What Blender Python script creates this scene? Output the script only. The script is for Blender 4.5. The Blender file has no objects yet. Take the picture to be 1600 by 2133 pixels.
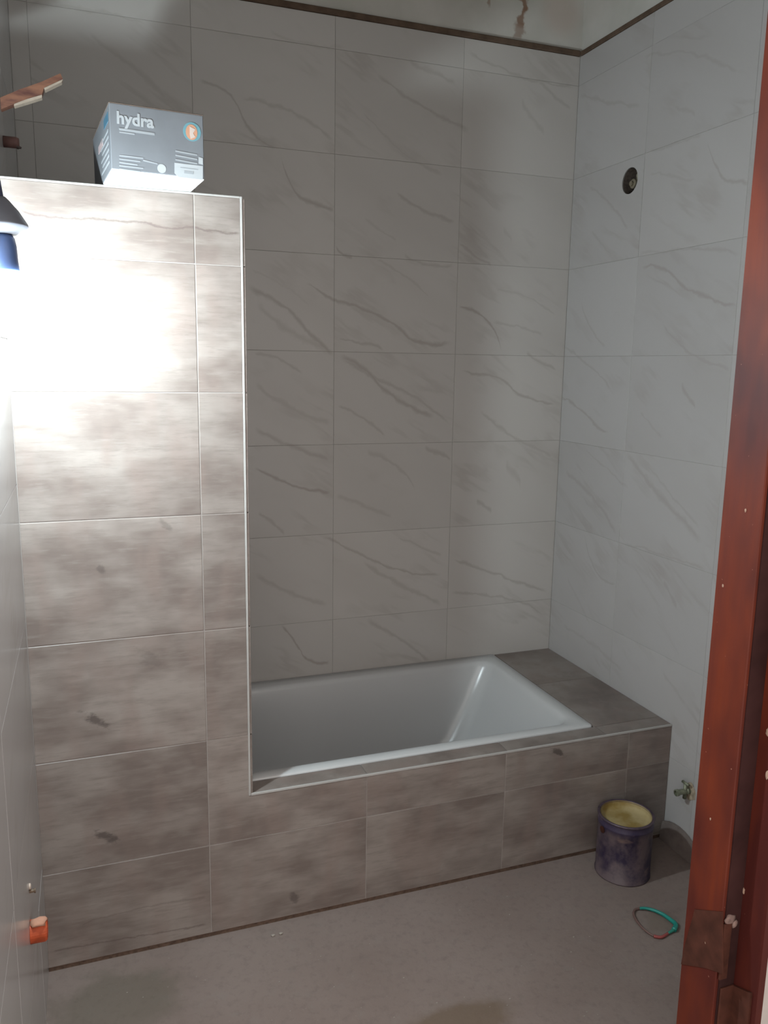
import bpy, bmesh, math, random
from mathutils import Matrix, Vector
random.seed(7)
PI = math.pi
SC = bpy.context.scene
COL = SC.collection

# ------------------------------------------------------------------ camera
W, H_IMG, FPX = 1600.0, 2133.0, 1696.05
CAM = Vector((-1.7051, -2.6973, 1.4959))
EUL = (1.3928, -0.0154, -0.3498)
cd = bpy.data.cameras.new('camera'); cam = bpy.data.objects.new('camera', cd); COL.objects.link(cam)
cam.location = CAM; cam.rotation_mode = 'XYZ'; cam.rotation_euler = EUL
cd.sensor_fit = 'VERTICAL'; cd.sensor_height = 24.0; cd.lens = FPX / H_IMG * 24.0
cd.clip_start = 0.02
SC.camera = cam

# ------------------------------------------------------------------ world, exposure
w = bpy.data.worlds.new('world'); SC.world = w; w.use_nodes = True
bg = w.node_tree.nodes['Background']
bg.inputs[0].default_value = (1.0, 0.93, 0.88, 1); bg.inputs[1].default_value = 2.0
SC.view_settings.view_transform = 'Standard'; SC.view_settings.look = 'None'
SC.view_settings.gamma = 1; SC.view_settings.use_curve_mapping = False
SC.view_settings.exposure = 0.0
LAMP_POWER = 1600.0

# ------------------------------------------------------------------ dimensions
XL = -1.8536; D = 0.7415; HT = 0.3885; LP = -1.3437; PT = 1.8717; PTH = 0.064
HW = 2.5801; ZB = 2.1691; SB = 0.3148; WB = 0.4512; JR = 0.4058
ZF = 1.7169; SF = 0.2904; KF = -1.4528; WF = 0.4302
YF, YO = -1.70, -1.832          # front wall, room side and corridor side
ZC = 2.86

ROT = cam.rotation_euler.to_matrix()
def hit(u, v, ax, c):
    """the point of the plane axis=c that the photograph shows at pixel (u, v)"""
    d = ROT @ Vector(((u-800)/FPX, (1066.5-v)/FPX, -1)); t = (c-CAM[ax])/d[ax]
    return CAM + t*d

# ------------------------------------------------------------------ node helpers
class NT:
    def __init__(s, name, rough=0.5, spec=0.5):
        s.m = bpy.data.materials.new(name); s.m.use_nodes = True
        s.t = s.m.node_tree; s.b = s.t.nodes['Principled BSDF']
        s.b.inputs['Roughness'].default_value = rough
        s.b.inputs['Specular IOR Level'].default_value = spec
    def n(s, typ, **k):
        nd = s.t.nodes.new(typ)
        for a, v in k.items(): setattr(nd, a, v)
        return nd
    def l(s, a, b): s.t.links.new(a, b)
    def put(s, inp, v):
        if hasattr(v, 'links') or hasattr(v, 'is_linked'): s.l(v, inp)
        else: inp.default_value = v
    def math(s, op, a, b=None, c=None, clamp=False):
        nd = s.n('ShaderNodeMath', operation=op, use_clamp=clamp)
        s.put(nd.inputs[0], a)
        if b is not None: s.put(nd.inputs[1], b)
        if c is not None: s.put(nd.inputs[2], c)
        return nd.outputs[0]
    def mr(s, v, a, b, c=0.0, d=1.0, smooth=False):
        nd = s.n('ShaderNodeMapRange', interpolation_type='SMOOTHSTEP' if smooth else 'LINEAR')
        s.put(nd.inputs[0], v)
        for i, x in zip((1, 2, 3, 4), (a, b, c, d)): s.put(nd.inputs[i], x)
        return nd.outputs[0]
    def mix(s, f, a, b, mode='MIX'):
        nd = s.n('ShaderNodeMix', data_type='RGBA', blend_type=mode)
        s.put(nd.inputs[0], f)
        for i, x in ((6, a), (7, b)):
            if isinstance(x, tuple): x = (*x[:3], 1)
            s.put(nd.inputs[i], x)
        return nd.outputs[2]
    def noise(s, vec, scale, detail=3, rough=0.55):
        nd = s.n('ShaderNodeTexNoise'); s.put(nd.inputs['Vector'], vec)
        nd.inputs['Scale'].default_value = scale; nd.inputs['Detail'].default_value = detail
        nd.inputs['Roughness'].default_value = rough
        return nd.outputs[0]
    def vscale(s, vec, sc):
        nd = s.n('ShaderNodeVectorMath', operation='MULTIPLY'); s.put(nd.inputs[0], vec); nd.inputs[1].default_value = sc
        return nd.outputs[0]
    def vadd(s, a, b):
        nd = s.n('ShaderNodeVectorMath', operation='ADD'); s.put(nd.inputs[0], a); s.put(nd.inputs[1], b)
        return nd.outputs[0]
    def pos(s):
        g = s.n('ShaderNodeNewGeometry'); return g.outputs['Position']
    def xyz(s, v):
        nd = s.n('ShaderNodeSeparateXYZ'); s.l(v, nd.inputs[0]); return nd.outputs
    def base(s, c):
        if isinstance(c, tuple): s.b.inputs['Base Color'].default_value = (*c[:3], 1)
        else: s.l(c, s.b.inputs['Base Color'])
    def bump(s, h, strength=0.2, dist=0.01):
        nd = s.n('ShaderNodeBump'); nd.inputs['Strength'].default_value = strength; nd.inputs['Distance'].default_value = dist
        s.l(h, nd.inputs['Height']); s.l(nd.outputs[0], s.b.inputs['Normal'])
    def tile_off(s):
        """random offset for each object, from where it stands"""
        oi = s.n('ShaderNodeObjectInfo'); wn = s.n('ShaderNodeTexWhiteNoise'); s.l(oi.outputs['Location'], wn.inputs['Vector'])
        return s.vscale(wn.outputs['Color'], (40, 40, 40)), wn.outputs['Value']

def flat(name, col, rough=0.6, spec=0.4, var=0.0, metal=0.0, scale=30):
    m = NT(name, rough, spec); m.b.inputs['Metallic'].default_value = metal
    if var:
        f = m.noise(m.pos(), scale)
        m.base(m.mix(m.mr(f, 0.3, 0.7), tuple(c*(1-var) for c in col), tuple(min(1, c*(1+var)) for c in col)))
    else: m.base(col)
    return m.m

# marble print of the big wall tiles: faint diagonal veins, plus the veins drawn one by one
MARB = (0.445, 0.422, 0.400); VEIN = (0.245, 0.21, 0.18)
def marble(name, veins, axis, base=MARB, rough=0.28, bumpy=False):
    m = NT(name, rough, 0.5)
    p = m.pos(); off, val = m.tile_off()
    q = m.xyz(p); u = q[0] if axis == 0 else q[1]; z = q[2]
    sgn = 1 if axis == 0 else -1
    # rotated, stretched coordinates along the falling diagonal
    a = math.radians(30)
    u2 = m.math('ADD', m.math('MULTIPLY', u, sgn*math.cos(a)), m.math('MULTIPLY', z, -math.sin(a)))
    v2 = m.math('ADD', m.math('MULTIPLY', u, sgn*math.sin(a)), m.math('MULTIPLY', z, math.cos(a)))
    cb = m.n('ShaderNodeCombineXYZ'); m.l(m.math('MULTIPLY', u2, 1.5), cb.inputs[0]); m.l(m.math('MULTIPLY', v2, 6.5), cb.inputs[1])
    vec = m.vadd(cb.outputs[0], off)
    n1 = m.noise(vec, 1.0, 4, 0.62)
    rid = m.math('ABSOLUTE', m.math('SUBTRACT', n1, 0.5))
    line = m.mr(rid, 0.0, 0.055, 1, 0, True)
    fade = m.mr(m.noise(m.vadd(p, off), 5.0, 2), 0.48, 0.68)
    amt = m.math('MULTIPLY', m.math('MULTIPLY', line, fade), 0.26)
    cloud = m.math('MULTIPLY', m.mr(m.noise(vec, 0.8, 2), 0.45, 0.75), 0.12)
    amt = m.math('ADD', amt, cloud)
    # gentle wobble for the drawn veins
    wob = m.math('MULTIPLY', m.math('SUBTRACT', m.noise(p, 14, 3), 0.5), 0.035)
    zz = m.math('ADD', z, wob)
    wid = m.mr(m.noise(p, 22, 2), 0.3, 0.7, 0.45, 1.4)
    for pts, wd, st in veins:
        us = [a_[0] for a_ in pts]; zs = [a_[1] for a_ in pts]
        if us[0] > us[-1]: us.reverse(); zs.reverse()
        u0, u1 = us[0], us[-1]; z0, z1 = min(zs)-.001, max(zs)+.001; r = z1-z0
        sl = max(1.0, math.hypot(1, (zs[-1]-zs[0])/max(1e-3, u1-u0)))
        t = m.mr(u, u0, u1)
        fc = m.n('ShaderNodeFloatCurve'); cv = fc.mapping.curves[0]
        pt = [((a_-u0)/(u1-u0), (b_-z0)/r) for a_, b_ in zip(us, zs)]
        cv.points[0].location = pt[0]; cv.points[1].location = pt[-1]
        for a_ in pt[1:-1]: cv.points.new(*a_)
        fc.mapping.update(); m.l(t, fc.inputs['Value'])
        d = m.math('ABSOLUTE', m.math('SUBTRACT', m.math('MULTIPLY_ADD', zz, 1/r, -z0/r), fc.outputs[0]))
        k = m.math('MULTIPLY', wid, wd*sl/r)
        core = m.mr(d, 0.0, k, 1, 0, True)
        tp = m.mr(m.math('MULTIPLY', t, m.math('SUBTRACT', 1.0, t)), 0.0, 0.09, 0, st, True)
        amt = m.math('MAXIMUM', amt, m.math('MULTIPLY', core, tp))
    tone = m.mr(val, 0, 1, 0.97, 1.03)
    c = m.mix(amt, base, VEIN)
    hs = m.n('ShaderNodeHueSaturation'); m.l(c, hs.inputs['Color']); m.l(tone, hs.inputs['Value'])
    m.base(hs.outputs[0])
    return m.m

def wood_tile(name, knots=(), cracks=()):
    m = NT(name, 0.42, 0.45)
    p = m.pos(); off, val = m.tile_off()
    v = m.vadd(p, off)
    big = m.noise(m.vscale(v, (5, 5, 11)), 1.0, 3)
    blk = m.noise(m.vscale(v, (16, 16, 5)), 1.0, 2, 0.4)
    streak = m.noise(m.vscale(v, (9, 9, 75)), 1.0, 5, 0.7)
    fine = m.noise(m.vscale(v, (22, 22, 240)), 1.0, 3, 0.7)
    c = m.mix(m.mr(big, 0.38, 0.62), (0.162, 0.135, 0.122), (0.261, 0.234, 0.215))
    c = m.mix(m.mr(blk, 0.50, 0.66, 0, 0.5), c, (0.218, 0.173, 0.155))
    c = m.mix(m.mr(streak, 0.52, 0.72, 0, 0.5), c, (0.132, 0.109, 0.098))
    c = m.mix(m.mr(streak, 0.46, 0.30, 0, 0.35), c, (0.290, 0.274, 0.254))
    c = m.mix(m.mr(fine, 0.56, 0.72, 0, 0.30), c, (0.119, 0.099, 0.089))
    q = m.xyz(p)
    wr = m.noise(m.vscale(p, (30, 30, 60)), 1.0, 3, 0.7)
    for kx, kz, rx, rz, st in knots:
        dx = m.math('MULTIPLY', m.math('SUBTRACT', q[0], kx), 1/rx)
        dz = m.math('MULTIPLY', m.math('ADD', m.math('SUBTRACT', q[2], kz), m.math('MULTIPLY', m.math('SUBTRACT', q[0], kx), 0.55)), 1/rz)
        rr = m.math('SQRT', m.math('ADD', m.math('MULTIPLY', dx, dx), m.math('MULTIPLY', dz, dz)))
        rr = m.math('ADD', rr, m.mr(wr, 0.3, 0.7, -0.5, 0.5))
        c = m.mix(m.mr(rr, 0.3, 1.0, st, 0, True), c, (0.066, 0.054, 0.050))
    for pts, wd, st in cracks:
        us = [a[0] for a in pts]; zs = [a[1] for a in pts]; u0, u1 = us[0], us[-1]; z0, z1 = min(zs)-.001, max(zs)+.001; r = z1-z0
        t = m.mr(q[0], u0, u1); fc = m.n('ShaderNodeFloatCurve'); cv = fc.mapping.curves[0]
        pt = [((a-u0)/(u1-u0), (b-z0)/r) for a, b in zip(us, zs)]
        cv.points[0].location = pt[0]; cv.points[1].location = pt[-1]
        for a in pt[1:-1]: cv.points.new(*a)
        fc.mapping.update(); m.l(t, fc.inputs['Value'])
        zz = m.math('ADD', q[2], m.mr(wr, 0.3, 0.7, -0.003, 0.003))
        d = m.math('ABSOLUTE', m.math('SUBTRACT', m.math('MULTIPLY_ADD', zz, 1/r, -z0/r), fc.outputs[0]))
        core = m.mr(d, 0.0, wd/r, st, 0, True)
        inside = m.mr(m.math('MULTIPLY', t, m.math('SUBTRACT', 1.0, t)), 0, 0.02)
        c = m.mix(m.math('MULTIPLY', core, inside), c, (0.106, 0.079, 0.073))
    hs = m.n('ShaderNodeHueSaturation'); m.l(c, hs.inputs['Color']); m.l(m.mr(val, 0, 1, 0.94, 1.06), hs.inputs['Value'])
    m.base(m.mix(1.0, hs.outputs[0], (0.90, 0.86, 0.84), 'MULTIPLY')); m.bump(streak, 0.12, 0.002)
    return m.m

# ------------------------------------------------------------------ mesh helpers
def link(name, bm, mat, parent=None, loc=None, smooth=False):
    me = bpy.data.meshes.new(name)
    if loc is not None: bmesh.ops.translate(bm, verts=bm.verts, vec=-Vector(loc))
    bm.normal_update(); bm.to_mesh(me); bm.free()
    for mt in (mat if isinstance(mat, (list, tuple)) else [mat]): me.materials.append(mt)
    if smooth:
        for f in me.polygons: f.use_smooth = True
    o = bpy.data.objects.new(name, me); COL.objects.link(o)
    if loc is not None: o.location = loc
    if parent is not None:
        o.parent = parent
        o.location = o.location - Vector(parent.location) if loc is not None else -Vector(parent.location)
        if parent.parent: o.location = o.location - Vector(parent.parent.location)
    return o
def box(bm, x0, x1, y0, y1, z0, z1, bevel=0.0, seg=1):
    r = bmesh.ops.create_cube(bm, size=1.0)['verts']
    for v in r:
        v.co = Vector((x0 if v.co.x < 0 else x1, y0 if v.co.y < 0 else y1, z0 if v.co.z < 0 else z1))
    if bevel:
        es = list({e for v in r for e in v.link_edges})
        bmesh.ops.bevel(bm, geom=es, offset=bevel, segments=seg, affect='EDGES')
    return bm
def B(*a, **k): return box(bmesh.new(), *a, **k)
def prism(bm, pts, mapper, h0, h1):
    """polygon pts (2-D) between heights h0 and h1; mapper(a, b, h) -> 3-D"""
    lo = [bm.verts.new(mapper(a, b, h0)) for a, b in pts]; hi = [bm.verts.new(mapper(a, b, h1)) for a, b in pts]
    n = len(pts)
    for i in range(n): bm.faces.new((lo[i], lo[(i+1) % n], hi[(i+1) % n], hi[i]))
    bm.faces.new(lo[::-1]); bm.faces.new(hi)
    bmesh.ops.recalc_face_normals(bm, faces=bm.faces)
    return bm
def lathe(bm, prof, c, axis='z', n=48, close_start=True, close_end=True):
    """prof: list of (radius, along)"""
    rings = []
    for r, h in prof:
        ring = []
        for i in range(n):
            a = 2*PI*i/n; p, q = r*math.cos(a), r*math.sin(a)
            co = {'z': (p, q, h), 'x': (h, p, q), 'y': (p, h, q)}[axis]
            ring.append(bm.verts.new(Vector(c)+Vector(co)))
        rings.append(ring)
    for a, b in zip(rings, rings[1:]):
        for i in range(n): bm.faces.new((a[i], a[(i+1) % n], b[(i+1) % n], b[i]))
    if close_start: bm.faces.new(rings[0][::-1])
    if close_end: bm.faces.new(rings[-1])
    bmesh.ops.recalc_face_normals(bm, faces=bm.faces)
    return bm
def tube(bm, pts, rad, n=12, closed=False):
    pts = [Vector(p) for p in pts]; rings = []; N = len(pts)
    rads = rad if isinstance(rad, (list, tuple)) else [rad]*N
    for i, p in enumerate(pts):
        a = pts[(i-1) % N] if (closed or i > 0) else p; b = pts[(i+1) % N] if (closed or i < N-1) else p
        t = (b-a).normalized(); up = Vector((0, 0, 1)) if abs(t.z) < .9 else Vector((1, 0, 0))
        s = t.cross(up).normalized(); q = s.cross(t)
        rings.append([bm.verts.new(p+rads[i]*(math.cos(2*PI*k/n)*s+math.sin(2*PI*k/n)*q)) for k in range(n)])
    for i in range(N if closed else N-1):
        A, Bq = rings[i], rings[(i+1) % N]
        for k in range(n): bm.faces.new((A[k], A[(k+1) % n], Bq[(k+1) % n], Bq[k]))
    if not closed: bm.faces.new(rings[0][::-1]); bm.faces.new(rings[-1])
    bmesh.ops.recalc_face_normals(bm, faces=bm.faces)
    return bm
def thing(name, label, cat, loc=(0, 0, 0)):
    o = bpy.data.objects.new(name, None); COL.objects.link(o); o.location = loc; o.empty_display_size = 0.05
    o['label'] = label; o['category'] = cat
    return o
def struct(o): o['kind'] = 'structure'; return o
def holed(bm, mapper, a0, a1, b0, b1, ca, cb, r, h0, h1, n=32):
    """rectangular slab with a round hole through it"""
    ring = [(ca+r*math.cos(2*PI*i/n), cb+r*math.sin(2*PI*i/n)) for i in range(n)]
    def edge(i):
        a = 2*PI*i/n; dx, dy = math.cos(a), math.sin(a); t = 1e9
        if dx > 1e-9: t = min(t, (a1-ca)/dx)
        if dx < -1e-9: t = min(t, (a0-ca)/dx)
        if dy > 1e-9: t = min(t, (b1-cb)/dy)
        if dy < -1e-9: t = min(t, (b0-cb)/dy)
        return [ca+dx*t, cb+dy*t]
    out = [edge(i) for i in range(n)]
    for cx, cy in ((a0, b0), (a0, b1), (a1, b0), (a1, b1)):
        j = min(range(n), key=lambda i: (out[i][0]-cx)**2+(out[i][1]-cy)**2); out[j] = [cx, cy]
    V = {}
    for nm, L in (('r', ring), ('o', out)):
        for hi, h in enumerate((h0, h1)): V[nm, hi] = [bm.verts.new(mapper(a, b, h)) for a, b in L]
    for i in range(n):
        j = (i+1) % n
        for hi in (0, 1): bm.faces.new((V['r', hi][i], V['r', hi][j], V['o', hi][j], V['o', hi][i]))
        for nm in 'ro': bm.faces.new((V[nm, 0][i], V[nm, 0][j], V[nm, 1][j], V[nm, 1][i]))
    bmesh.ops.recalc_face_normals(bm, faces=bm.faces)
    return bm

# ------------------------------------------------------------------ veins seen in the photograph (pixels -> wall coordinates)
VB = [
 ([(412,168),(450,178),(488,210),(514,262),(548,296),(580,310)],.006,.50),([(583,312),(600,370),(625,410),(655,425),(699,437)],.006,.55),
 ([(823,400),(875,435),(950,463)],.008,.42),([(758,456),(828,503)],.006,.22),([(699,512),(712,528),(735,537)],.006,.5),
 ([(781,541),(819,559),(898,620)],.005,.3),([(840,525),(880,550),(945,556)],.006,.35),([(955,508),(985,528),(1025,555)],.008,.45),([(1048,480),(1067,503)],.013,.26),
 ([(631,587),(701,625),(762,644),(828,681),(870,712),(944,716)],.007,.55),([(514,597),(598,644),(655,705),(699,738)],.008,.5),
 ([(704,742),(762,770),(800,812),(860,850),(908,869)],.010,.5),([(706,745),(790,790),(875,836),(940,888)],.007,.38),([(533,630),(622,700),(688,728)],.012,.28),
 ([(702,705),(760,715),(800,733)],.006,.4),([(528,733),(589,752),(631,780)],.006,.35),([(528,798),(608,850),(692,883)],.010,.33),
 ([(702,845),(740,862),(805,906)],.006,.38),([(955,639),(997,653),(1025,681),(1046,738)],.005,.6),([(1025,670),(1080,680),(1133,700)],.006,.3),
 ([(960,775),(1030,785),(1086,822),(1161,845)],.006,.5),([(997,855),(1072,911),(1156,953)],.008,.35),([(528,892),(584,920),(645,944),(692,958)],.009,.42),
 ([(528,977),(589,1000),(616,1013),(694,1028)],.007,.6),([(698,1033),(762,1056),(819,1075)],.009,.33),([(762,939),(833,977),(866,1019)],.008,.33),([(884,930),(940,958)],.008,.4),
 ([(1053,967),(1086,1005)],.013,.26),([(992,1042),(1025,1065)],.008,.4),([(537,1070),(575,1095),(594,1112)],.007,.4),
 ([(664,1112),(762,1160),(847,1192),(922,1197)],.006,.5),([(753,1169),(847,1225),(922,1258)],.009,.38),([(940,1164),(1025,1192),(1142,1234)],.007,.45),
 ([(528,1192),(594,1230),(683,1258)],.009,.35),([(584,1300),(605,1325),(622,1352),(645,1375),(688,1380)],.006,.6),([(762,1290),(856,1347),(898,1380)],.008,.38),
 ([(936,1234),(1000,1238),(1081,1253),(1137,1286)],.006,.42),([(828,1117),(922,1159)],.006,.33),([(1095,735),(1160,772)],.006,.4),([(520,560),(600,600),(650,640)],.006,.2),
 ([(780,150),(860,210),(930,250),(980,275)],.008,.42),([(850,125),(950,175)],.008,.32),([(750,225),(850,325),(925,365)],.006,.3),
 ([(970,105),(1050,145),(1125,170),(1200,180)],.006,.35),([(1085,212),(1105,240),(1135,278)],.011,.26),([(1120,170),(1190,230)],.007,.32),
 ([(500,205),(575,220),(650,260),(698,295)],.007,.35),([(180,64),(311,169),(356,214)],.010,.32),([(50,8),(217,26),(311,64)],.007,.28),
 ([(560,60),(640,92),(720,100)],.006,.2),([(1030,600),(1100,620),(1160,660)],.006,.25)]
VR = [
 ([(1206,199),(1262,210),(1337,225)],.007,.32),([(1337,116),(1442,112),(1499,131),(1545,150)],.006,.3),([(1405,221),(1450,240)],.006,.28),
 ([(1352,315),(1420,295),(1465,277)],.006,.3),([(1472,285),(1491,345),(1514,375),(1562,379)],.005,.42),([(1352,360),(1450,375)],.005,.28),
 ([(1225,386),(1277,431),(1311,480)],.007,.36),([(1232,480),(1277,540)],.006,.28),([(1210,630),(1232,686),(1262,722)],.005,.3),
 ([(1325,530),(1437,519),(1546,530)],.006,.28),([(1332,556),(1385,562),(1422,594),(1467,616),(1542,639)],.007,.48),([(1175,721),(1220,755),(1276,815)],.006,.33),
 ([(1377,676),(1437,732),(1527,774)],.007,.33),([(1419,800),(1449,852)],.008,.4),([(1167,826),(1200,845),(1235,879),(1269,905)],.006,.48),
 ([(1332,860),(1380,912)],.006,.25),([(1302,942),(1362,1017),(1426,1089),(1464,1130)],.012,.36),([(1332,945),(1400,1032),(1460,1100)],.005,.25),
 ([(1175,980),(1239,1040),(1287,1119)],.010,.36),([(1216,935),(1310,1017)],.005,.25),([(1216,1100),(1231,1167),(1250,1201),(1284,1220)],.005,.36),
 ([(1299,1130),(1411,1167),(1475,1186)],.006,.33),([(1381,1209),(1411,1265)],.008,.33),([(1313,1137),(1381,1205)],.005,.22),([(1170,1300),(1230,1340),(1300,1400)],.008,.26),
 ([(1380,1400),(1430,1470)],.008,.22),([(1180,1200),(1230,1300)],.008,.2)]
def to_wall(L, ax):
    out = []
    for pts, wd, st in L:
        P = [hit(u, v, 1 if ax == 0 else 0, 0.0) for u, v in pts]
        out.append(([(p[ax], p[2]) for p in P], wd*1.55, min(.9, st*.95)))
    return out
VBw, VRw = to_wall(VB, 0), to_wall(VR, 1)
def for_col(V, a, b): return [v for v in V if max(p[0] for p in v[0]) > a and min(p[0] for p in v[0]) < b]

# ------------------------------------------------------------------ materials
M = {}
M['grout'] = flat('pale_grout', (0.33, 0.315, 0.29), 0.8, 0.2, 0.08)
M['wgrout'] = flat('cream_grout', (0.28, 0.25, 0.232), 0.8, 0.2, 0.06)
M['trim'] = flat('white_edging', (0.36, 0.345, 0.33), 0.5, 0.4, 0.04)
M['mortar'] = flat('brown_mortar', (0.105, 0.072, 0.052), 0.95, 0.1, 0.25, scale=25)
M['gap'] = flat('dusty_brown_joint', (0.10, 0.066, 0.05), 0.95, 0.1, 0.3, scale=80)
M['tub'] = flat('white_enamel', (0.48, 0.48, 0.48), 0.25, 0.5)
M['ceil'] = flat('ceiling_plaster', (0.70, 0.68, 0.65), 0.9, 0.2, 0.05)
M['outer'] = flat('corridor_plaster', (0.33, 0.30, 0.28), 0.9, 0.2, 0.05)
M['wood'] = None
def floor_mat():
    m = NT('dusty_screed', 0.85, 0.25); p = m.pos()
    c = m.mix(m.mr(m.noise(p, 3.0, 4), 0.3, 0.7), (0.172, 0.131, 0.115), (0.206, 0.163, 0.145))
    c = m.mix(m.mr(m.noise(p, 45, 4, 0.7), 0.5, 0.75, 0, 0.35), c, (0.088, 0.072, 0.063))
    c = m.mix(m.mr(m.noise(p, 16, 4, 0.7), 0.55, 0.75, 0, 0.35), c, (0.187, 0.165, 0.149))
    sp = m.noise(p, 170, 1); c = m.mix(m.mr(sp, 0.72, 0.80, 0, 0.7), c, (0.248, 0.231, 0.209))
    q = m.xyz(p)                                              # damp ochre stain by the doorway
    for sx, sy, rx, ry, st, cc in ((-0.95, -1.22, 0.14, 0.06, .65, (0.116, 0.080, 0.050)), (-1.70, -0.90, 0.16, 0.13, .5, (0.091, 0.080, 0.058)), (-0.28, -1.08, .05, .05, .35, (0.110, 0.088, 0.061))):
        dx = m.math('MULTIPLY', m.math('SUBTRACT', q[0], sx), 1/rx); dy = m.math('MULTIPLY', m.math('SUBTRACT', q[1], sy), 1/ry)
        r = m.math('ADD', m.math('SQRT', m.math('ADD', m.math('MULTIPLY', dx, dx), m.math('MULTIPLY', dy, dy))), m.mr(m.noise(p, 12, 3), 0.3, 0.7, -.25, .25))
        c = m.mix(m.mr(r, 0.6, 1.15, st, 0, True), c, cc)
    m.base(c); m.bump(m.noise(p, 60, 4, 0.7), 0.25, 0.004)
    return m.m
M['floor'] = floor_mat()
def plaster_mat():
    m = NT('stained_plaster', 0.9, 0.2); p = m.pos(); q = m.xyz(p)
    c = m.mix(m.mr(m.noise(p, 6, 3), 0.3, 0.7), (0.44, 0.43, 0.39), (0.53, 0.51, 0.475))
    a = hit(1170, 25, 1, .012)                                # pinkish wash
    r = m.math('SQRT', m.math('ADD', m.math('POWER', m.math('MULTIPLY', m.math('SUBTRACT', q[0], a.x), 1/.085), 2.0), m.math('POWER', m.math('MULTIPLY', m.math('SUBTRACT', q[2], a.z), 1/.08), 2.0)))
    c = m.mix(m.mr(r, 0.4, 1.3, .55, 0, True), c, (0.46, 0.37, 0.32))
    wob = m.mr(m.noise(p, 25, 3), 0.3, 0.7, -.012, .012)
    xs = m.math('ADD', q[0], wob)
    for (u0, v0, u1, v1, wd, st) in ((1092, -20, 1094, 22, .019, .9), (1094, 18, 1082, 52, .015, .85), (1080, 50, 1080, 78, .024, .6), (1022, -20, 1020, 10, .010, .6)):
        A, Bq = hit(u0, v0, 1, .012), hit(u1, v1, 1, .012)
        t = m.mr(q[2], Bq.z, A.z); cx = m.mr(t, 0, 1, Bq.x, A.x)
        d = m.math('ABSOLUTE', m.math('SUBTRACT', xs, cx))
        band = m.math('MULTIPLY', m.mr(q[2], Bq.z-.012, Bq.z+.004), m.mr(q[2], A.z+.012, A.z-.004))
        back = m.mr(q[1], 0.02, 0.004)
        c = m.mix(m.math('MULTIPLY', m.mr(d, wd*.35, wd, st, 0, True), m.math('MULTIPLY', band, m.mr(q[0], -.01, -.02))), c, (0.22, 0.13, 0.085))
    m.base(c); m.bump(m.noise(p, 30, 3), 0.2, 0.004)
    return m.m
M['plaster'] = plaster_mat()
def jamb_mat():
    m = NT('varnished_red_wood', 0.55, 0.22); p = m.pos()
    g = m.noise(m.vscale(p, (60, 60, 3)), 1.0, 4, 0.6); b = m.noise(m.vscale(p, (9, 9, 3.2)), 1.0, 3)
    c = m.mix(m.mr(b, 0.36, 0.66), (0.046, 0.0075, 0.0055), (0.125, 0.021, 0.0065))
    c = m.mix(m.mr(g, 0.45, 0.7, 0, 0.45), c, (0.07, 0.012, 0.008))
    c = m.mix(m.mr(m.noise(p, 120, 2), 0.76, 0.80, 0, 0.6), c, (0.5, 0.3, 0.22))
    m.base(c); m.bump(g, 0.1, 0.002); return m.m
M['jamb'] = jamb_mat()
M['rebate'] = flat('shaded_rebate', (0.034, 0.013, 0.012), 0.85, 0.12, 0.3, scale=14)  # dark colour stands in for the shadow on the step face
M['hinge'] = flat('old_brown_painted_metal', (0.048, 0.016, 0.010), 0.8, 0.15, 0.3, scale=40)
M['filler'] = flat('pale_filler', (0.17, 0.115, 0.10), 0.9, 0.1, 0.3, scale=90)

# ------------------------------------------------------------------ structure
fl = struct(link('floor', B(XL-.15, 1.2, -4.2, 0.15, -0.10, 0.0), M['floor']))
ce = struct(link('ceiling', B(XL-.15, 0.15, YO, 0.15, ZC, ZC+.1), M['ceil']))

T = .008
def tiles(parent, plane, us, zs, mats, skip=None):
    """plane: (axis, position, direction the wall body lies in)"""
    for i in range(len(us)-1):
        for j in range(len(zs)-1):
            a0, a1, b0, b1 = us[i]+.0006, us[i+1]-.0006, zs[j]+.0006, zs[j+1]-.0006
            if a1-a0 < .005 or b1-b0 < .005 or (skip and skip(i, j)): continue
            bm = bmesh.new(); ax, c, dr = plane; o = random.uniform(-.0003, .0003)
            if ax == 1: box(bm, a0, a1, min(c+o, c+dr*T), max(c+o, c+dr*T), b0, b1, .0005); ctr = ((a0+a1)/2, c, (b0+b1)/2)
            elif ax == 0: box(bm, min(c+o, c+dr*T), max(c+o, c+dr*T), a0, a1, b0, b1, .0005); ctr = (c, (a0+a1)/2, (b0+b1)/2)
            m = mats[i] if isinstance(mats, list) else mats
            link('tile', bm, m, parent, ctr)
zrows = [0.0] + [ZB-k*SB for k in range(6, -1, -1)] + [ZB+SB, HW]
ush = sorted([-k*WB for k in range(5)] + [XL])
ush = [u for u in ush if u >= XL-1e-6]
# back wall
wb_ = struct(link('wall_back', B(XL-.13, .13, .0012, .13, 0, HW), M['grout']))
link('upper_plaster', B(XL-.13, .13, .012, .13, HW, ZC), M['plaster'], wb_)
bm_ = [marble('marble_tile', for_col(VBw, a, b), 0) for a, b in zip(ush, ush[1:])]
tiles(wb_, (1, 0.0, 1), ush, zrows, bm_)
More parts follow.
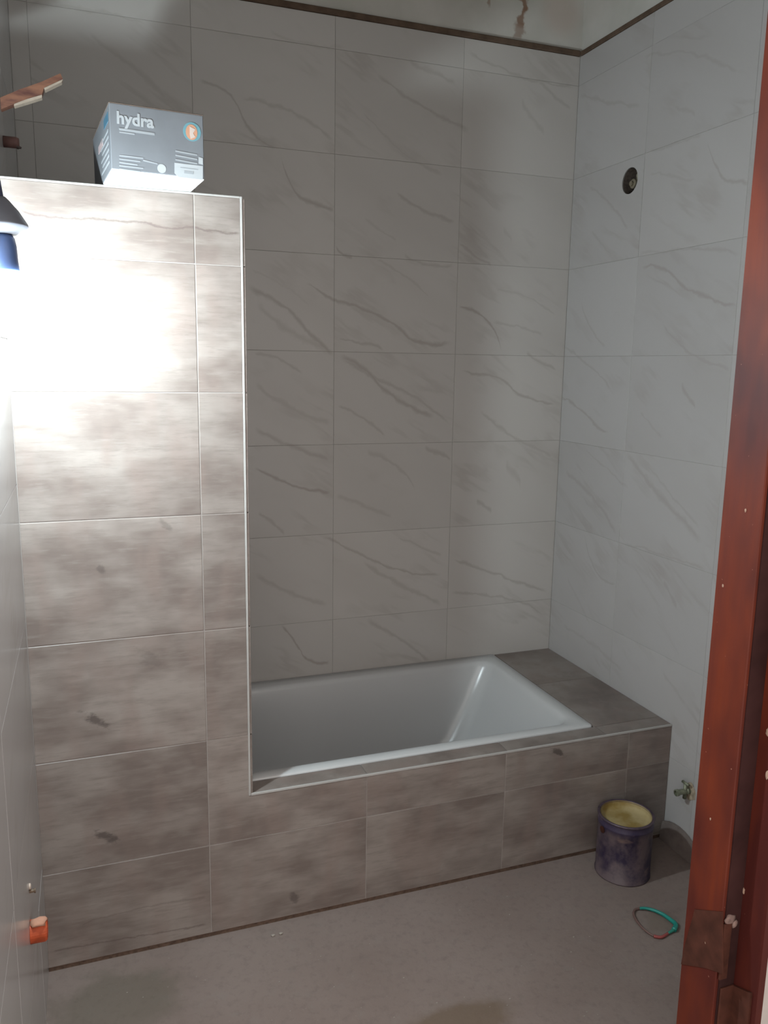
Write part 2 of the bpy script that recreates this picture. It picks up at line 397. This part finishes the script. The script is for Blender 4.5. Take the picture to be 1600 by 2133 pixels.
# right wall
vy, vz, vr = -0.335, 2.101, 0.041
mapR = lambda a, b, h: (h, a, b)
wr_ = bmesh.new(); y1_ = YF
holed(wr_, mapR, -JR, -.10, ZB-SB+.05, ZB-.003, vy, vz, vr, .0012, .13)
box(wr_, .0012, .13, -.10, .0012, 0, HW); box(wr_, .0012, .13, YF, -JR, 0, HW)
box(wr_, .0012, .13, -JR, -.10, 0, ZB-SB+.05); box(wr_, .0012, .13, -JR, -.10, ZB-.003, HW)
wr_ = struct(link('wall_right', wr_, M['grout']))
link('upper_plaster', B(.012, .13, YF, .012, HW, ZC), M['plaster'], wr_)
yr = [YF, -JR-2*WB, -JR-WB, -JR, 0.0]
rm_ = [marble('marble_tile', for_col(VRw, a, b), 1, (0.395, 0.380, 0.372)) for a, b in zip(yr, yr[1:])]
hj = [j for j in range(len(zrows)-1) if zrows[j] < vz < zrows[j+1]][0]
tiles(wr_, (0, 0.0, 1), yr, zrows, rm_, lambda i, j: i == 3 and j == hj)
link('tile', holed(bmesh.new(), mapR, -JR+.001, -.001, zrows[hj]+.001, zrows[hj+1]-.001, vy, vz, vr, 0, T), rm_[3], wr_, (0, -JR/2, (zrows[hj]+zrows[hj+1])/2))
# left wall: glossy plain tiles
wl_ = struct(link('wall_left', B(XL-.13, XL-.0012, YO, 0.0, 0, ZC), M['grout']))
lm_ = marble('glossy_tile', [], 1, (0.37, 0.36, 0.355), 0.22)
yl = [YF, -.45*3, -.45*2, -.45, 0.0]
tiles(wl_, (0, XL, -1), yl, zrows, lm_)
# front wall with the doorway
DH = 2.16; JX = -0.774
bm = bmesh.new(); box(bm, JX+.05, .13, YO, YF, 0, ZC); box(bm, XL, JX+.05, YO, YF, DH+.05, ZC)
wf_ = struct(link('wall_front', bm, M['outer']))
bm = B(JX+.052, -.0015, YF-.002, YF+.002, 0, ZC); box(bm, XL+.001, JX+.05, YF-.002, YF+.002, DH+.052, ZC)
link('inner_bounce_plaster', bm, M['ceil'], wf_)  # unseen pale plaster skin, added to keep light bouncing inside the room
link('outer_wall_stub', B(.13, 1.2, YO, YF, 0, ZC), M['outer'], wf_)
link('outer_wall_stub', B(XL-.9, XL-.13, YO, YF, 0, ZC), M['outer'], wf_)
# dark rough line between tiles and plaster
tr = struct(link('trim_1', B(XL, -.0, -.004, .0119, HW+.001, HW+.020, .003), M['mortar']))
tr = struct(link('trim_2', B(-.004, .0119, YF, -.0045, HW+.001, HW+.017, .003), M['mortar']))

# ------------------------------------------------------------------ door frame (right jamb and head)
door = struct(link('door_1', B(JX+.037, JX+.05, YO, YF, 0, DH+.05), M['jamb']))
ys = -1.78
link('door_stop', B(JX, JX+.037, ys, YF, 0, DH, .0015), M['jamb'], door)
link('rebate', B(JX+.006, JX+.0368, ys-.0022, ys+.001, 0, DH), M['rebate'], door)  # thin strip over the step, with its shade painted in
link('head_frame', B(XL, JX, YO, YF, DH, DH+.05, .0015), M['jamb'], door)
def jpx(u, v): p = hit(u, v, 0, JX); return p.y, p.z
# two old hinge leaves covering the rebate
q = [jpx(1449, 1894), jpx(1506, 1899), jpx(1506, 2028), jpx(1470, 2016), jpx(1420, 2008), jpx(1426, 1975)]
link('hinge_leaf', prism(bmesh.new(), q, lambda a, b, h: (h, a, b), JX-.0015, JX+.001), M['hinge'], door)
zA, zB = hit(1500, 1915, 1, ys).z, hit(1500, 2036, 1, ys).z
bm = B(JX+.002, JX+.018, ys-.006, ys-.002, zB, zA-.008, .001)
link('hinge_knuckle', bm, M['hinge'], door)
p0, p1 = hit(1497, 2033, 0, JX+.037), hit(1568, 2068, 0, JX+.037)
link('hinge_leaf', prism(bmesh.new(), [(ys-.001, p0.z+.01), (p1.y, p1.z), (p1.y, p1.z-.22), (ys-.001, p1.z-.22)], lambda a, b, h: (h, a, b), JX+.033, JX+.038), M['hinge'], door)
link('hinge_leaf', B(JX+.008, JX+.036, ys-.006, ys-.002, p1.z-.22, p0.z+.012, .001), M['hinge'], door)
def blob(bm, c, r, s=(1, 1, 1), seed=0):
    rr = random.Random(seed); v = bmesh.ops.create_icosphere(bm, subdivisions=2, radius=1)['verts']
    for a in v:
        k = 1+rr.uniform(-.22, .22); a.co = Vector((a.co.x*r*s[0]*k, a.co.y*r*s[1]*k, a.co.z*r*s[2]*k))+Vector(c)
    return bm
fp = hit(1521, 1915, 1, ys-.003)
bm = blob(bmesh.new(), fp, .010, (1, .35, .9), 3); blob(bm, hit(1530, 1925, 1, ys-.003), .006, (1, .5, 1.3), 4)
link('filler_lump', bm, M['filler'], door, smooth=True)
bm = bmesh.new()
for k, (u, v, r) in enumerate(((1549, 1855, .0038), (1599, 1525, .004), (1599, 1614, .005))): blob(bm, hit(u, v, 0, JX+.037), r, (.35, .8, 1.6), 9+k)
for k, (u, v, r) in enumerate(((1480, 1706, .002), (1470, 1963, .0028), (1506, 1220, .0022), (1553, 1063, .0022))): blob(bm, hit(u, v, 0, JX-.0008), r, (.3, .8, 1.3), 19+k)
link('paint_chips', bm, flat('bare_chip', (.30, .20, .15), .9, .1), door)['kind'] = 'stuff'

# ------------------------------------------------------------------ partition wall with wood-look tiles
kn = []
for (u, v, rx, rz, st) in ((200, 1500, .038, .016, .75), (217, 1742, .038, .018, .75), (208, 1185, .014, .016, .5), (1165, 1567, .035, .014, .75), (612, 1868, .016, .022, .55), (345, 1092, .016, .012, .35), (310, 1370, .03, .03, .25), (1290, 1690, .02, .02, .3)):
    p = hit(u, v, 1, -D); kn.append((p.x, p.z, rx, rz, st))
ck = [([(hit(u, v, 1, -D).x, hit(u, v, 1, -D).z) for u, v in ((40, 432), (110, 452), (210, 457), (300, 464), (345, 476), (400, 474), (440, 482), (500, 486))], .0042, .65),
      ([(hit(u, v, 1, -D).x, hit(u, v, 1, -D).z) for u, v in ((110, 1982), (200, 1965), (320, 1945), (430, 1926))], .004, .6),
      ([(hit(u, v, 1, -D).x, hit(u, v, 1, -D).z) for u, v in ((170, 1930), (280, 1895), (430, 1868))], .004, .35)]
M['wood'] = wood_tile('wood_look_tile', kn, ck)
M['woodtop'] = wood_tile('wood_look_deck_tile')
wp = struct(link('wall_partition', B(XL, LP-.001, -D+.0012, -D+PTH, HT-.004, PT-.001), M['wgrout']))
low = B(XL, LP-.001, -D+.0012, -D+PTH, 0.012, HT-.004)
link('masonry_core', low, M['wgrout'], wp)
rowsF = [0.012]+[ZF-k*SF for k in range(5, -1, -1)]+[PT-.004]
fr = lambda a, b, h: (a, h, b)
for j in range(len(rowsF)-1):
    b0, b1 = rowsF[j]+.0012, rowsF[j+1]-.0012
    link('tile', B(XL+.001, KF-.0012, -D, -D+T, b0, b1, .0008), M['wood'], wp, ((XL+KF)/2, -D, (b0+b1)/2))
    if b0 < .3 < b1+.02 and j == 1:      # the L-shaped tile that turns the corner above the tub front
        pts = [(KF+.0012, b0), (KF+WF-.0012, b0), (KF+WF-.0012, HT-.005), (LP-.005, HT-.005), (LP-.005, b1), (KF+.0012, b1)]
        link('tile', prism(bmesh.new(), pts, fr, -D, -D+T), M['wood'], wp, (KF+.05, -D, (b0+b1)/2))
    elif j >= 2:
        link('tile', B(KF+.0012, LP-.005, -D, -D+T, b0, b1, .0008), M['wood'], wp, ((KF+LP)/2, -D, (b0+b1)/2))
# wall end and inner face tiled too (seen from the side)
zi = [HT]+rowsF[2:]
for j in range(len(zi)-1):
    link('tile', B(LP-.0008, LP+.006, -D+.002, -D+PTH, zi[j]+.001, zi[j+1]-.001, .0008), M['wood'], wp, (LP, -D+PTH/2, (zi[j]+zi[j+1])/2))
bm = B(LP-.005, LP+.0005, -D-.0008, -D+.005, HT-.003, PT, .001); box(bm, XL+.001, LP-.005, -D-.0008, -D+.006, PT-.004, PT, .001)
box(bm, XL+.001, LP, -D+.006, -D+PTH, PT-.002, PT)
link('edge_trim', bm, M['trim'], wp)

# ------------------------------------------------------------------ tiled tub surround
RX, RY = -0.250, -0.676
ts = thing('tub_surround', 'low wood-look tiled surround boxing in the white bathtub along its front and right end', 'tub surround', (-.8, -D/2, 0))
bm = B(LP, -.0012, -D+.0012, -D+.05, .012, HT-.0008); box(bm, RX+.004, -.0012, -D+.05, -.0005, .012, HT-.0008)
link('masonry_core', bm, M['wgrout'], ts)
xs = [KF+WF*k for k in range(1, 4)]+[-.0]
for (j, b0, b1) in ((0, .012, rowsF[1]), (1, rowsF[1], HT-.004)):
    xx = xs if j == 1 else [KF]+xs
    for a0, a1 in zip(xx, xx[1:]):
        link('tile', B(a0+.0012, a1-.0012, -D, -D+T, b0+.0012, b1-.0012, .0008), M['wood'], wp if a0 == KF else ts, ((a0+a1)/2, -D, (b0+b1)/2))
j1 = hit(755, 1600, 2, HT).x; j2 = hit(1035, 1545, 2, HT).x
ss = [LP, j1, j2, RX+.004]
for a0, a1 in zip(ss, ss[1:]):
    link('tile', B(a0+.001, a1-.001, -D+.005, RY-.004, HT-.001, HT+.0022, .0006), M['woodtop'], ts, ((a0+a1)/2, -.7, HT))
for b0, b1 in ((-D+.005, RY-.004), (RY-.003, -.32), (-.319, -.001)):
    link('tile', B(RX+.006, -.0015, b0+.0005, b1-.0005, HT-.001, HT+.0022, .0006), M['woodtop'], ts, (RX/2, (b0+b1)/2, HT))
link('edge_trim', B(LP+.001, -.001, -D-.0008, -D+.005, HT-.004, HT+.0025, .001), M['trim'], ts)
link('base_joint', B(KF+WF, -.0015, -D+.0022, -D+.03, -.0, .0125), M['gap'], ts)
link('base_joint', B(XL+.001, KF+WF-.0005, -D+.0022, -D+.03, -.0, .0125), M['gap'], wp)

# ------------------------------------------------------------------ bathtub
def rrect(x0, x1, y0, y1, r, n=8):
    pts = []
    for cx, cy, a0 in ((x1-r, y1-r, 0), (x0+r, y1-r, 90), (x0+r, y0+r, 180), (x1-r, y0+r, 270)):
        for k in range(n+1):
            a = math.radians(a0+90*k/n); pts.append((cx+r*math.cos(a), cy+r*math.sin(a)))
    return pts
tx0 = XL+.012; loops = [
 (tx0, RX, RY, -.001, .012, HT-.03), (tx0, RX, RY, -.001, .012, HT+.003), (tx0+.003, RX-.003, RY+.003, -.004, .012, HT+.006),
 (tx0+.05, RX-.044, RY+.036, -.052, .05, HT+.006), (tx0+.056, RX-.052, RY+.043, -.059, .055, HT+.001), (tx0+.060, RX-.060, RY+.047, -.063, .06, HT-.012),
 (tx0+.075, RX-.115, RY+.060, -.075, .07, .26), (tx0+.09, RX-.185, RY+.075, -.088, .08, .12), (tx0+.11, RX-.225, RY+.095, -.105, .09, .075), (tx0+.16, RX-.29, RY+.15, -.16, .09, .055)]
bm = bmesh.new(); rg = []
for x0, x1, y0, y1, r, z in loops: rg.append([bm.verts.new((a, b, z)) for a, b in rrect(x0, x1, y0, y1, r)])
for a, b in zip(rg, rg[1:]):
    n = len(a)
    for i in range(n): bm.faces.new((a[i], a[(i+1) % n], b[(i+1) % n], b[i]))
bm.faces.new(rg[-1])
bmesh.ops.recalc_face_normals(bm, faces=bm.faces)
tub = link('bathtub', bm, M['tub'], None, (-.9, -.34, .04), smooth=True)
bpy.context.view_layer.update()
tub['label'] = 'white enamelled bathtub sunk into the wood-look tiled surround'; tub['category'] = 'bathtub'
so = tub.modifiers.new('solid', 'SOLIDIFY'); so.thickness = .004; so.offset = -1
bm = lathe(bmesh.new(), [(.024, .0555), (.026, .058), (.02, .0595), (.006, .058)], (-1.30, -.34, 0))
link('drain', bm, flat('chrome', (.6, .6, .6), .2, .5, metal=1), tub, (-1.30, -.34, .057), smooth=True)

# ------------------------------------------------------------------ box on the partition
bx = thing('cardboard_box', 'dark grey cardboard box with white lettering, standing on top of the tiled partition', 'box', (-1.54, -.73, PT))
X0, X1, Y0, Y1, Z0, Z1 = -1.632, -1.446, -.880, -.580, PT+.0005, 1.999
mb = flat('grey_printed_card', (.150, .158, .172), .55, .35, .05, scale=20); mwhite = flat('white_card', (.70, .71, .71), .7, .3, .03)
mprint = flat('white_print', (.34, .355, .37), .6, .3); mdim = flat('faint_print', (.27, .285, .30), .6, .3); mlab = flat('white_label', (.36, .375, .39), .6, .3)
mbrown = flat('raw_card_edge', (.10, .075, .062), .8, .2); mblue = flat('blue_print', (.05, .13, .19), .5, .3); mteal = flat('teal_print', (.12, .26, .30), .5, .3); mor = flat('orange_print', (.48, .25, .16), .5, .3)
link('carton', B(X0, X1, Y0, Y1, Z0+.003, Z1, .0012), mb, bx, ((X0+X1)/2, (Y0+Y1)/2, Z0))
xm = X0+.095
bm = prism(bmesh.new(), [(X0+.001, Y0+.0015), (X1-.001, Y0+.0015), (X1-.001, Y0+.07), (X0+.001, Y0+.055)], lambda a, b, h: (a, b, h), Z0+.0004, Z0+.0034)
link('bottom_flap', bm, mwhite, bx)
bm = prism(bmesh.new(), [(X0+.001, Y0+.056), (X1-.001, Y0+.071), (X1-.001, Y1-.002), (X0+.001, Y1-.002)], lambda a, b, h: (a, b, h), Z0, Z0+.0030)
link('bottom_flap', bm, mwhite, bx)
link('lid_edge', B(X0-.0006, X1+.0006, Y0-.0006, Y1, Z1-.0005, Z1+.0018, .0006), mbrown, bx)
def bxy(u, v): p = hit(u, v, 1, Y0); return p.x, p.z
def fquad(name, pxs, mat, lift=.0006, parent=None):
    parent = parent or bx
    return link(name, prism(bmesh.new(), [bxy(*p) for p in pxs], fr, Y0-lift, Y0+.0002), mat, parent)
def disc(name, u, v, r, mat, lift, n=24, a0=0, a1=360, sx=1.0, parent=None):
    cx, cz = bxy(u, v); pts = [(cx+sx*r*math.cos(math.radians(a0+(a1-a0)*i/n)), cz+r*math.sin(math.radians(a0+(a1-a0)*i/n))) for i in range(n+(a1-a0 < 360))]
    if a1-a0 >= 360: pts = pts[:n]
    return link(name, prism(bmesh.new(), pts, fr, Y0-lift, Y0+.0002), mat, parent or bx)
def text(name, s, u, v, width, mat, parent, bold=0.0):
    cu = bpy.data.curves.new(name, 'FONT'); cu.body = s; cu.extrude = .0004; cu.size = .04; cu.offset = bold; cu.resolution_u = 3
    to = bpy.data.objects.new(name, cu); COL.objects.link(to); bpy.context.view_layer.update()
    me = bpy.data.meshes.new_from_object(to); bpy.data.objects.remove(to); bpy.data.curves.remove(cu)
    wx = max(a.co.x for a in me.vertices)-min(a.co.x for a in me.vertices); k = width/wx; x, z = bxy(u, v)
    for a in me.vertices: a.co = Vector((a.co.x*k, -a.co.z*1.0, a.co.y*k))
    me.materials.append(mat); o = bpy.data.objects.new(name, me); COL.objects.link(o)
    o.location = Vector((x, Y0-.0005, z))-parent.location; o.parent = parent
    return o
wt = (hit(321, 262, 1, Y0)-hit(243, 250, 1, Y0)).x
text('printed_word', 'hydra', 242, 258, wt, mprint, bx, .0012)
fquad('print_line', [(247, 268), (322, 277), (322, 282), (248, 273)], mdim)
fquad('print_line', [(248, 275), (280, 279), (280, 282), (248, 278)], mdim)
em = disc('round_emblem', 401, 273, .0185, mteal, .0006); disc('emblem_centre', 400, 274, .0150, mor, .0010, sx=.8, parent=em)
fquad('emblem_swirl', [(396, 262), (408, 268), (403, 276), (408, 284), (398, 288), (396, 278)], flat('pale_print', (.50, .42, .38), .5, .3), .0014, em)
disc('round_seal', 337, 351, .0088, mlab, .0006)
for k in range(5):
    y = 324+k*7; fquad('print_line', [(248, y), (298-6*(k % 3), y+5), (298-6*(k % 3), y+7.5), (248, y+2.5)], mdim)
fquad('print_line', [(298, 333), (328, 340), (328, 342.5), (298, 336)], mdim)
for k in range(3):
    y = 312+k*9; fquad('print_line', [(366, y), (412, y+8), (412, y+11), (366, y+3)], mdim)
fquad('print_line', [(415, 325), (424, 328), (424, 341), (415, 339)], mlab)
lb = fquad('white_label', [(364, 338), (424, 344), (424, 373), (372, 368), (364, 360)], mlab)
fquad('label_mark', [(384, 354), (404, 356), (404, 362), (384, 360)], mdim, .0009, lb)
fquad('label_mark', [(376, 347), (414, 351), (414, 353), (376, 349)], mdim, .0009, lb)
def side(name, ys_, zs_, mat):
    return link(name, B(X0-.0006, X0+.0002, ys_[0], ys_[1], zs_[0], zs_[1]), mat, bx)
side('side_print', (Y0+.02, Y0+.09), (Z1-.030, Z1-.012), mblue)
for k in range(6): side('side_print', (Y0+.03, Y0+.16-.02*(k % 2)), (Z0+.02+.012*k, Z0+.024+.012*k), mdim)
side('side_print', (Y0+.12, Y0+.2), (Z1-.055, Z1-.04), flat('pink_print', (.42, .33, .33), .5, .3))

bx.rotation_euler.z = math.radians(5.0); bx.location.x -= .013
# ------------------------------------------------------------------ lamp hanging at the left wall
LX, LY = -1.826, -1.088
LZ = 1.615
lamp = thing('work_lamp', 'lit lamp with dark cone cap and blue collar on the left wall', 'lamp', (LX, LY, LZ))
cx = lambda s: (LX, LY, s)
bm = tube(bmesh.new(), [(XL+.0005, LY, LZ+.235), (XL+.012, LY, LZ+.225), (LX-.004, LY, LZ+.18), (LX, LY, LZ+.150)], [.009, .009, .0085, .008], 12)
link('bracket_arm', bm, flat('navy_plastic', (.035, .04, .075), .5, .4), lamp, smooth=True)
bm = lathe(bmesh.new(), [(.010, .156), (.016, .150), (.030, .134), (.044, .112), (.0445, .108), (.032, .100), (.024, .094), (.018, .094)], (LX, LY, LZ), n=36)
link('cone_cap', bm, flat('dark_grey_cap', (.10, .10, .115), .45, .4), lamp, smooth=True)
bm = lathe(bmesh.new(), [(.016, .096), (.021, .088), (.0235, .075), (.0245, .052), (.026, .035), (.024, .028)], (LX, LY, LZ), n=36)
link('blue_collar', bm, flat('blue_collar', (.055, .09, .20), .35, .5), lamp, smooth=True)
mg = NT('lit_globe'); mg.base((.9, .95, 1)); mg.b.inputs['Emission Color'].default_value = (.81, .95, 1.0, 1); mg.b.inputs['Emission Strength'].default_value = LAMP_POWER
prof = [(.012, .033)]+[(.029*math.sin(math.radians(a)), .029*math.cos(math.radians(a))) for a in range(30, 180, 10)]+[(.002, -.029)]
link('globe', lathe(bmesh.new(), prof, (LX, LY, LZ), n=32), mg.m, lamp, smooth=True)

# ------------------------------------------------------------------ broken batten and pipe stub above the partition
yb = -.50
def P2(u, v, y=yb): p = hit(u, v, 1, y); return (p.x, p.z)
bt = thing('wooden_batten', 'broken reddish wooden batten with splintered tip sticking out of the left wall', 'batten', (XL, yb, 2.09))
up = [P2(-2, 206), P2(40, 190), P2(86, 174), P2(126, 156), P2(131, 168), P2(92, 186), P2(88, 200), P2(60, 208), P2(-2, 230)]
up[0] = (XL+.0005, up[0][1]); up[-1] = (XL+.0005, up[-1][1])
mbat = NT('raw_red_wood', .7, .3); g = mbat.noise(mbat.vscale(mbat.pos(), (14, 60, 60)), 1.0, 4); mbat.base(mbat.mix(mbat.mr(g, .35, .65), (.075, .028, .022), (.19, .085, .05)))
link('batten_body', prism(bmesh.new(), up, fr, yb-.012, yb+.012), mbat.m, bt)
e1 = [P2(92, 186.5), P2(131, 168.5), P2(129, 174), P2(94, 191)]
e2 = [P2(30, 219), P2(60, 208.5), P2(88, 200.5), P2(88, 206), P2(60, 215), P2(30, 224)]
ml = flat('splintered_pale_wood', (.30, .24, .19), .8, .2, .15)
link('splinter', prism(bmesh.new(), e1, fr, yb-.012, yb+.010), ml, bt); link('splinter', prism(bmesh.new(), e2, fr, yb-.012, yb+.010), ml, bt)
zp = P2(20, 296)[1]
ps = thing('pipe_stub', 'short dull red pipe end poking from the left wall, between batten and partition top', 'pipe', (XL, yb, zp))
xe = P2(40, 298)[0]
bm = lathe(bmesh.new(), [(.0125, .0004), (.0125, xe-XL-.006), (.010, xe-XL), (.007, xe-XL), (.007, xe-XL-.01)], (XL, yb, zp), 'x', 28)
link('pipe', bm, flat('dull_red_pipe', (.16, .085, .075), .6, .3, .2), ps, smooth=True)
link('broken_lip', blob(bmesh.new(), (xe-.002, yb, zp-.010), .0065, (1, 1.3, .5), 5), flat('dark_edge', (.10, .08, .075), .8, .2), ps)

# orange plug and small fixing on the left wall near the floor
def lw_stub(u_tip, v, y): p = hit(u_tip, v, 1, y); return p
yo = -1.11; pt = lw_stub(99, 1934, yo); zc = pt.z
og = thing('orange_pipe_plug', 'short orange plastic pipe stub low on the left wall near the partition', 'pipe', (XL, yo, zc))
ln = max(.012, pt.x-XL)
mo = flat('orange_plastic', (.38, .065, .022), .5, .3, .25, scale=50)
link('stub', lathe(bmesh.new(), [(.0225, .0004), (.0228, ln-.004), (.020, ln), (.017, ln), (.017, ln-.008)], (XL, yo, zc), 'x', 28), mo, og, smooth=False)
link('plaster_smear', blob(bmesh.new(), (XL+ln*.5, yo-.006, zc+.022), .013, (1.2, 1.2, .5), 8), flat('peach_plaster', (.42, .22, .15), .9, .1, .2), og, smooth=True)
yq = -1.08; pq = hit(62, 1852, 1, yq)
sc = thing('wall_screw', 'tiny brownish screw with a pale plug in the left wall above the orange stub', 'screw', (XL, yq, pq.z))
link('wall_plug', lathe(bmesh.new(), [(.006, .0003), (.006, .003), (.004, .004)], (XL, yq, pq.z+.006), 'x', 16), flat('pale_plug', (.45, .36, .30), .8, .2), sc)
link('screw_head', lathe(bmesh.new(), [(.0035, .0003), (.0035, .009), (.005, .010), (.005, .012)], (XL, yq, pq.z-.005), 'x', 16), flat('rusty_screw', (.12, .08, .05), .5, .4), sc)

# ------------------------------------------------------------------ shower valve in the hole of the right wall
sv = thing('shower_valve', 'round hole in the right wall showing a rough-in brass shower valve body', 'valve', (.05, vy, vz))
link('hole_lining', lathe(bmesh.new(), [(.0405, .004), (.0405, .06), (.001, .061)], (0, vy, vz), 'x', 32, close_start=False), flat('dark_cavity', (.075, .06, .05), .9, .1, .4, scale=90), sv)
mbr = flat('dull_brass', (.24, .21, .15), .45, .5, .25, .5, scale=70)
link('valve_body', lathe(bmesh.new(), [(.020, .060), (.020, .030), (.015, .028), (.015, .012), (.008, .010), (.008, .004)], (0, vy, vz-.008), 'x', 24), mbr, sv, smooth=False)
link('supply_pipe', tube(bmesh.new(), [(.04, vy+.010, vz+.036), (.028, vy-.006, vz+.02), (.032, vy-.012, vz-.03)], .0075, 12), flat('pale_pipe', (.30, .28, .22), .6, .3, .3, scale=90), sv, smooth=True)
# angle valve stub
ap = hit(1437, 1646, 0, 0.0)
at = thing('angle_stop_valve', 'small greenish brass water tap stub on the right wall beside the tub surround', 'tap', (0, ap.y, ap.z))
mgb = flat('tarnished_brass', (.20, .21, .15), .5, .5, .4, .5, scale=90)
link('spout', lathe(bmesh.new(), [(.011, .0), (.011, -.012), (.0085, -.014), (.0085, -.042), (.0105, -.044), (.0105, -.052), (.007, -.053), (.007, -.046)], (-.0005, ap.y, ap.z), 'x', 24), mgb, at)
link('spindle', tube(bmesh.new(), [(-.018, ap.y, ap.z-.024), (-.018, ap.y, ap.z+.024)], .006, 14), mgb, at, smooth=True)
link('handle', tube(bmesh.new(), [(-.018, ap.y-.014, ap.z+.026), (-.018, ap.y+.014, ap.z+.026)], .0045, 12), mgb, at, smooth=True)
link('escutcheon', blob(bmesh.new(), (-.001, ap.y-.004, ap.z-.003), .026, (.12, 1, 1.15), 12), flat('broken_mortar_rim', (.33, .27, .20), .9, .1, .3, scale=70), at)

# ------------------------------------------------------------------ paint can
CX, CY = -.238, -.85
can = thing('paint_can', 'open blue paint can, cream inside, on the floor by the tub front', 'can', (CX, CY, 0))
def can_mat():
    m = NT('smeared_blue_tin', .5, .45); p = m.pos(); q = m.xyz(p)
    n1 = m.noise(m.vscale(p, (1, 1, .8)), 14, 4, .65)
    c = m.mix(m.mr(n1, .38, .58), (.018, .011, .032), (.098, .070, .076))
    c = m.mix(m.mr(q[2], .15, .165, 0, .7), c, (.026, .018, .052))
    n2 = m.noise(m.vscale(p, (1, 1, 2.5)), 12, 3)
    c = m.mix(m.mr(n2, .60, .68, 0, .55), c, (.19, .125, .10))
    m.base(c); m.bump(n1, .2, .003); return m.m
R0 = .081
prof = [(R0-.003, .0), (R0+.0008, .001), (R0+.001, .004), (R0-.001, .006), (R0-.001, .160), (R0+.0006, .163), (R0+.0006, .167), (R0-.001, .170), (R0-.001, .182)]
link('can_body', lathe(bmesh.new(), prof, (CX, CY, .0003), n=56, close_end=False), can_mat(), can, smooth=True)
link('rim', lathe(bmesh.new(), [(R0-.001, .182), (R0+.0022, .184), (R0+.0024, .188), (R0-.001, .190), (R0-.006, .188), (R0-.007, .184)], (CX, CY, .0003), n=56, close_start=False, close_end=False), flat('violet_tin_rim', (.075, .052, .068), .45, .5, .3, .3, scale=60), can, smooth=True)
mc = NT('dried_cream_paint', .6, .3); nn = mc.noise(mc.pos(), 16, 3); mc.base(mc.mix(mc.mr(nn, .40, .62), (.24, .165, .050), (.36, .285, .145)))
bm = lathe(bmesh.new(), [(R0-.0065, .1875), (R0-.0075, .175), (R0-.010, .168), (R0-.03, .165), (.002, .166)], (CX, CY, .0003), n=56, close_start=False)
link('dried_paint', bm, mc.m, can, smooth=True)
for s in (-1, 1):
    link('handle_ear', lathe(bmesh.new(), [(.010, 0), (.010, .002), (.005, .004)], (CX+(R0-.002)*s if s > 0 else CX-(R0+.002), CY, .152), 'x', 16), M['hinge'], can)

# ------------------------------------------------------------------ plastic band on the floor
ce0 = hit(1364, 1921, 2, 0)
bd = thing('plastic_band_loop', 'teal and red plastic band looped on the floor in front of the paint can', 'band', (ce0.x, ce0.y, 0))
BP = [(1322,1905),(1322,1893),(1334,1888),(1350,1890),(1370,1896),(1388,1905),(1402,1914),(1410,1925),(1406,1935),(1396,1943),(1380,1947),(1360,1948),(1345,1938),(1332,1925),(1324,1914)]
BP = [(1320,1904),(1323,1895),(1333,1892),(1345,1892),(1362,1896),(1380,1904),(1396,1915),(1408,1926),(1404,1937),(1392,1944),(1378,1952),(1362,1950),(1348,1941),(1336,1930),(1326,1917)]
def band(name, idx, rr, mat, z=.005):
    P = [hit(*BP[i % len(BP)], 2, z) for i in idx]; Q = []
    for i in range(len(P)-1):                       # Catmull-Rom
        a, b, c, d = P[max(i-1, 0)], P[i], P[i+1], P[min(i+2, len(P)-1)]
        for k in range(6):
            t = k/6; Q.append(.5*((2*b)+(c-a)*t+(2*a-5*b+4*c-d)*t*t+(3*b-a-3*c+d)*t**3))
    Q.append(P[-1]); n = len(Q)
    rl = [rr[0]+(rr[1]-rr[0])*i/(n-1) for i in range(n)]
    return link(name, tube(bmesh.new(), Q, rl, 10), mat, bd, smooth=True)
band('teal_strip', [2, 3, 4, 5, 6, 7, 8], (.0035, .0068), flat('teal_plastic', (.010, .20, .165), .4, .5), .0070)
band('teal_strip', [8, 9], (.0045, .003), flat('teal_plastic', (.02, .20, .15), .4, .5), .0055)
band('red_strip', [9, 10, 11], (.0035, .0045), flat('red_plastic', (.26, .055, .05), .4, .5), .0046)
band('dark_strip', [11, 12, 13, 14, 15, 16, 17], (.003, .0035), flat('dull_red_plastic', (.13, .075, .065), .5, .4), .0042)

# ------------------------------------------------------------------ curved offcut leaning on the right wall
oc = bmesh.new(); pts = []
for k in range(15):
    a = PI*(1-k/14); pts.append((-.815+.115*math.cos(a)*.95, .001+.078*math.sin(a)))
pts = [(min(max(a, -.93), -.745), b) for a, b in pts]
prism(oc, pts, lambda a, b, h: (h-(.078-b)*.10, a, b), -.0112, -.0020)
o = link('board_offcut', oc, flat('grey_brown_board', (.165, .135, .122), .9, .2, .15), None, (-.01, -.83, .0))
o['label'] = 'rounded grey-brown board offcut leaning on the right wall behind the paint can'; o['category'] = 'offcut'

# ------------------------------------------------------------------ crumbs on the floor
bm = bmesh.new(); rr = random.Random(3)
spots = [(569, 1950), (585, 1946)]+[(rr.uniform(250, 1380), rr.uniform(1800, 2120)) for _ in range(50)]
for k, (u, v) in enumerate(spots):
    p = hit(u, v, 2, 0)
    if p.y > -.76 or p.x < XL+.02 or (Vector((p.x-CX, p.y-CY)).length < .1): continue
    r = rr.uniform(.0008, .0022) if k > 1 else .0045
    v_ = bmesh.ops.create_icosphere(bm, subdivisions=1, radius=r)['verts']
    for a in v_: a.co = Vector((a.co.x*1.4, a.co.y, a.co.z*.7)) + Vector((p.x, p.y, r*.6))
o = link('plaster_crumbs', bm, flat('crumb', (.28, .25, .22), .95, .1), None, (-.9, -1.1, 0))
o['label'] = 'scattered pale plaster crumbs on the dusty floor'; o['category'] = 'debris'; o['kind'] = 'stuff'
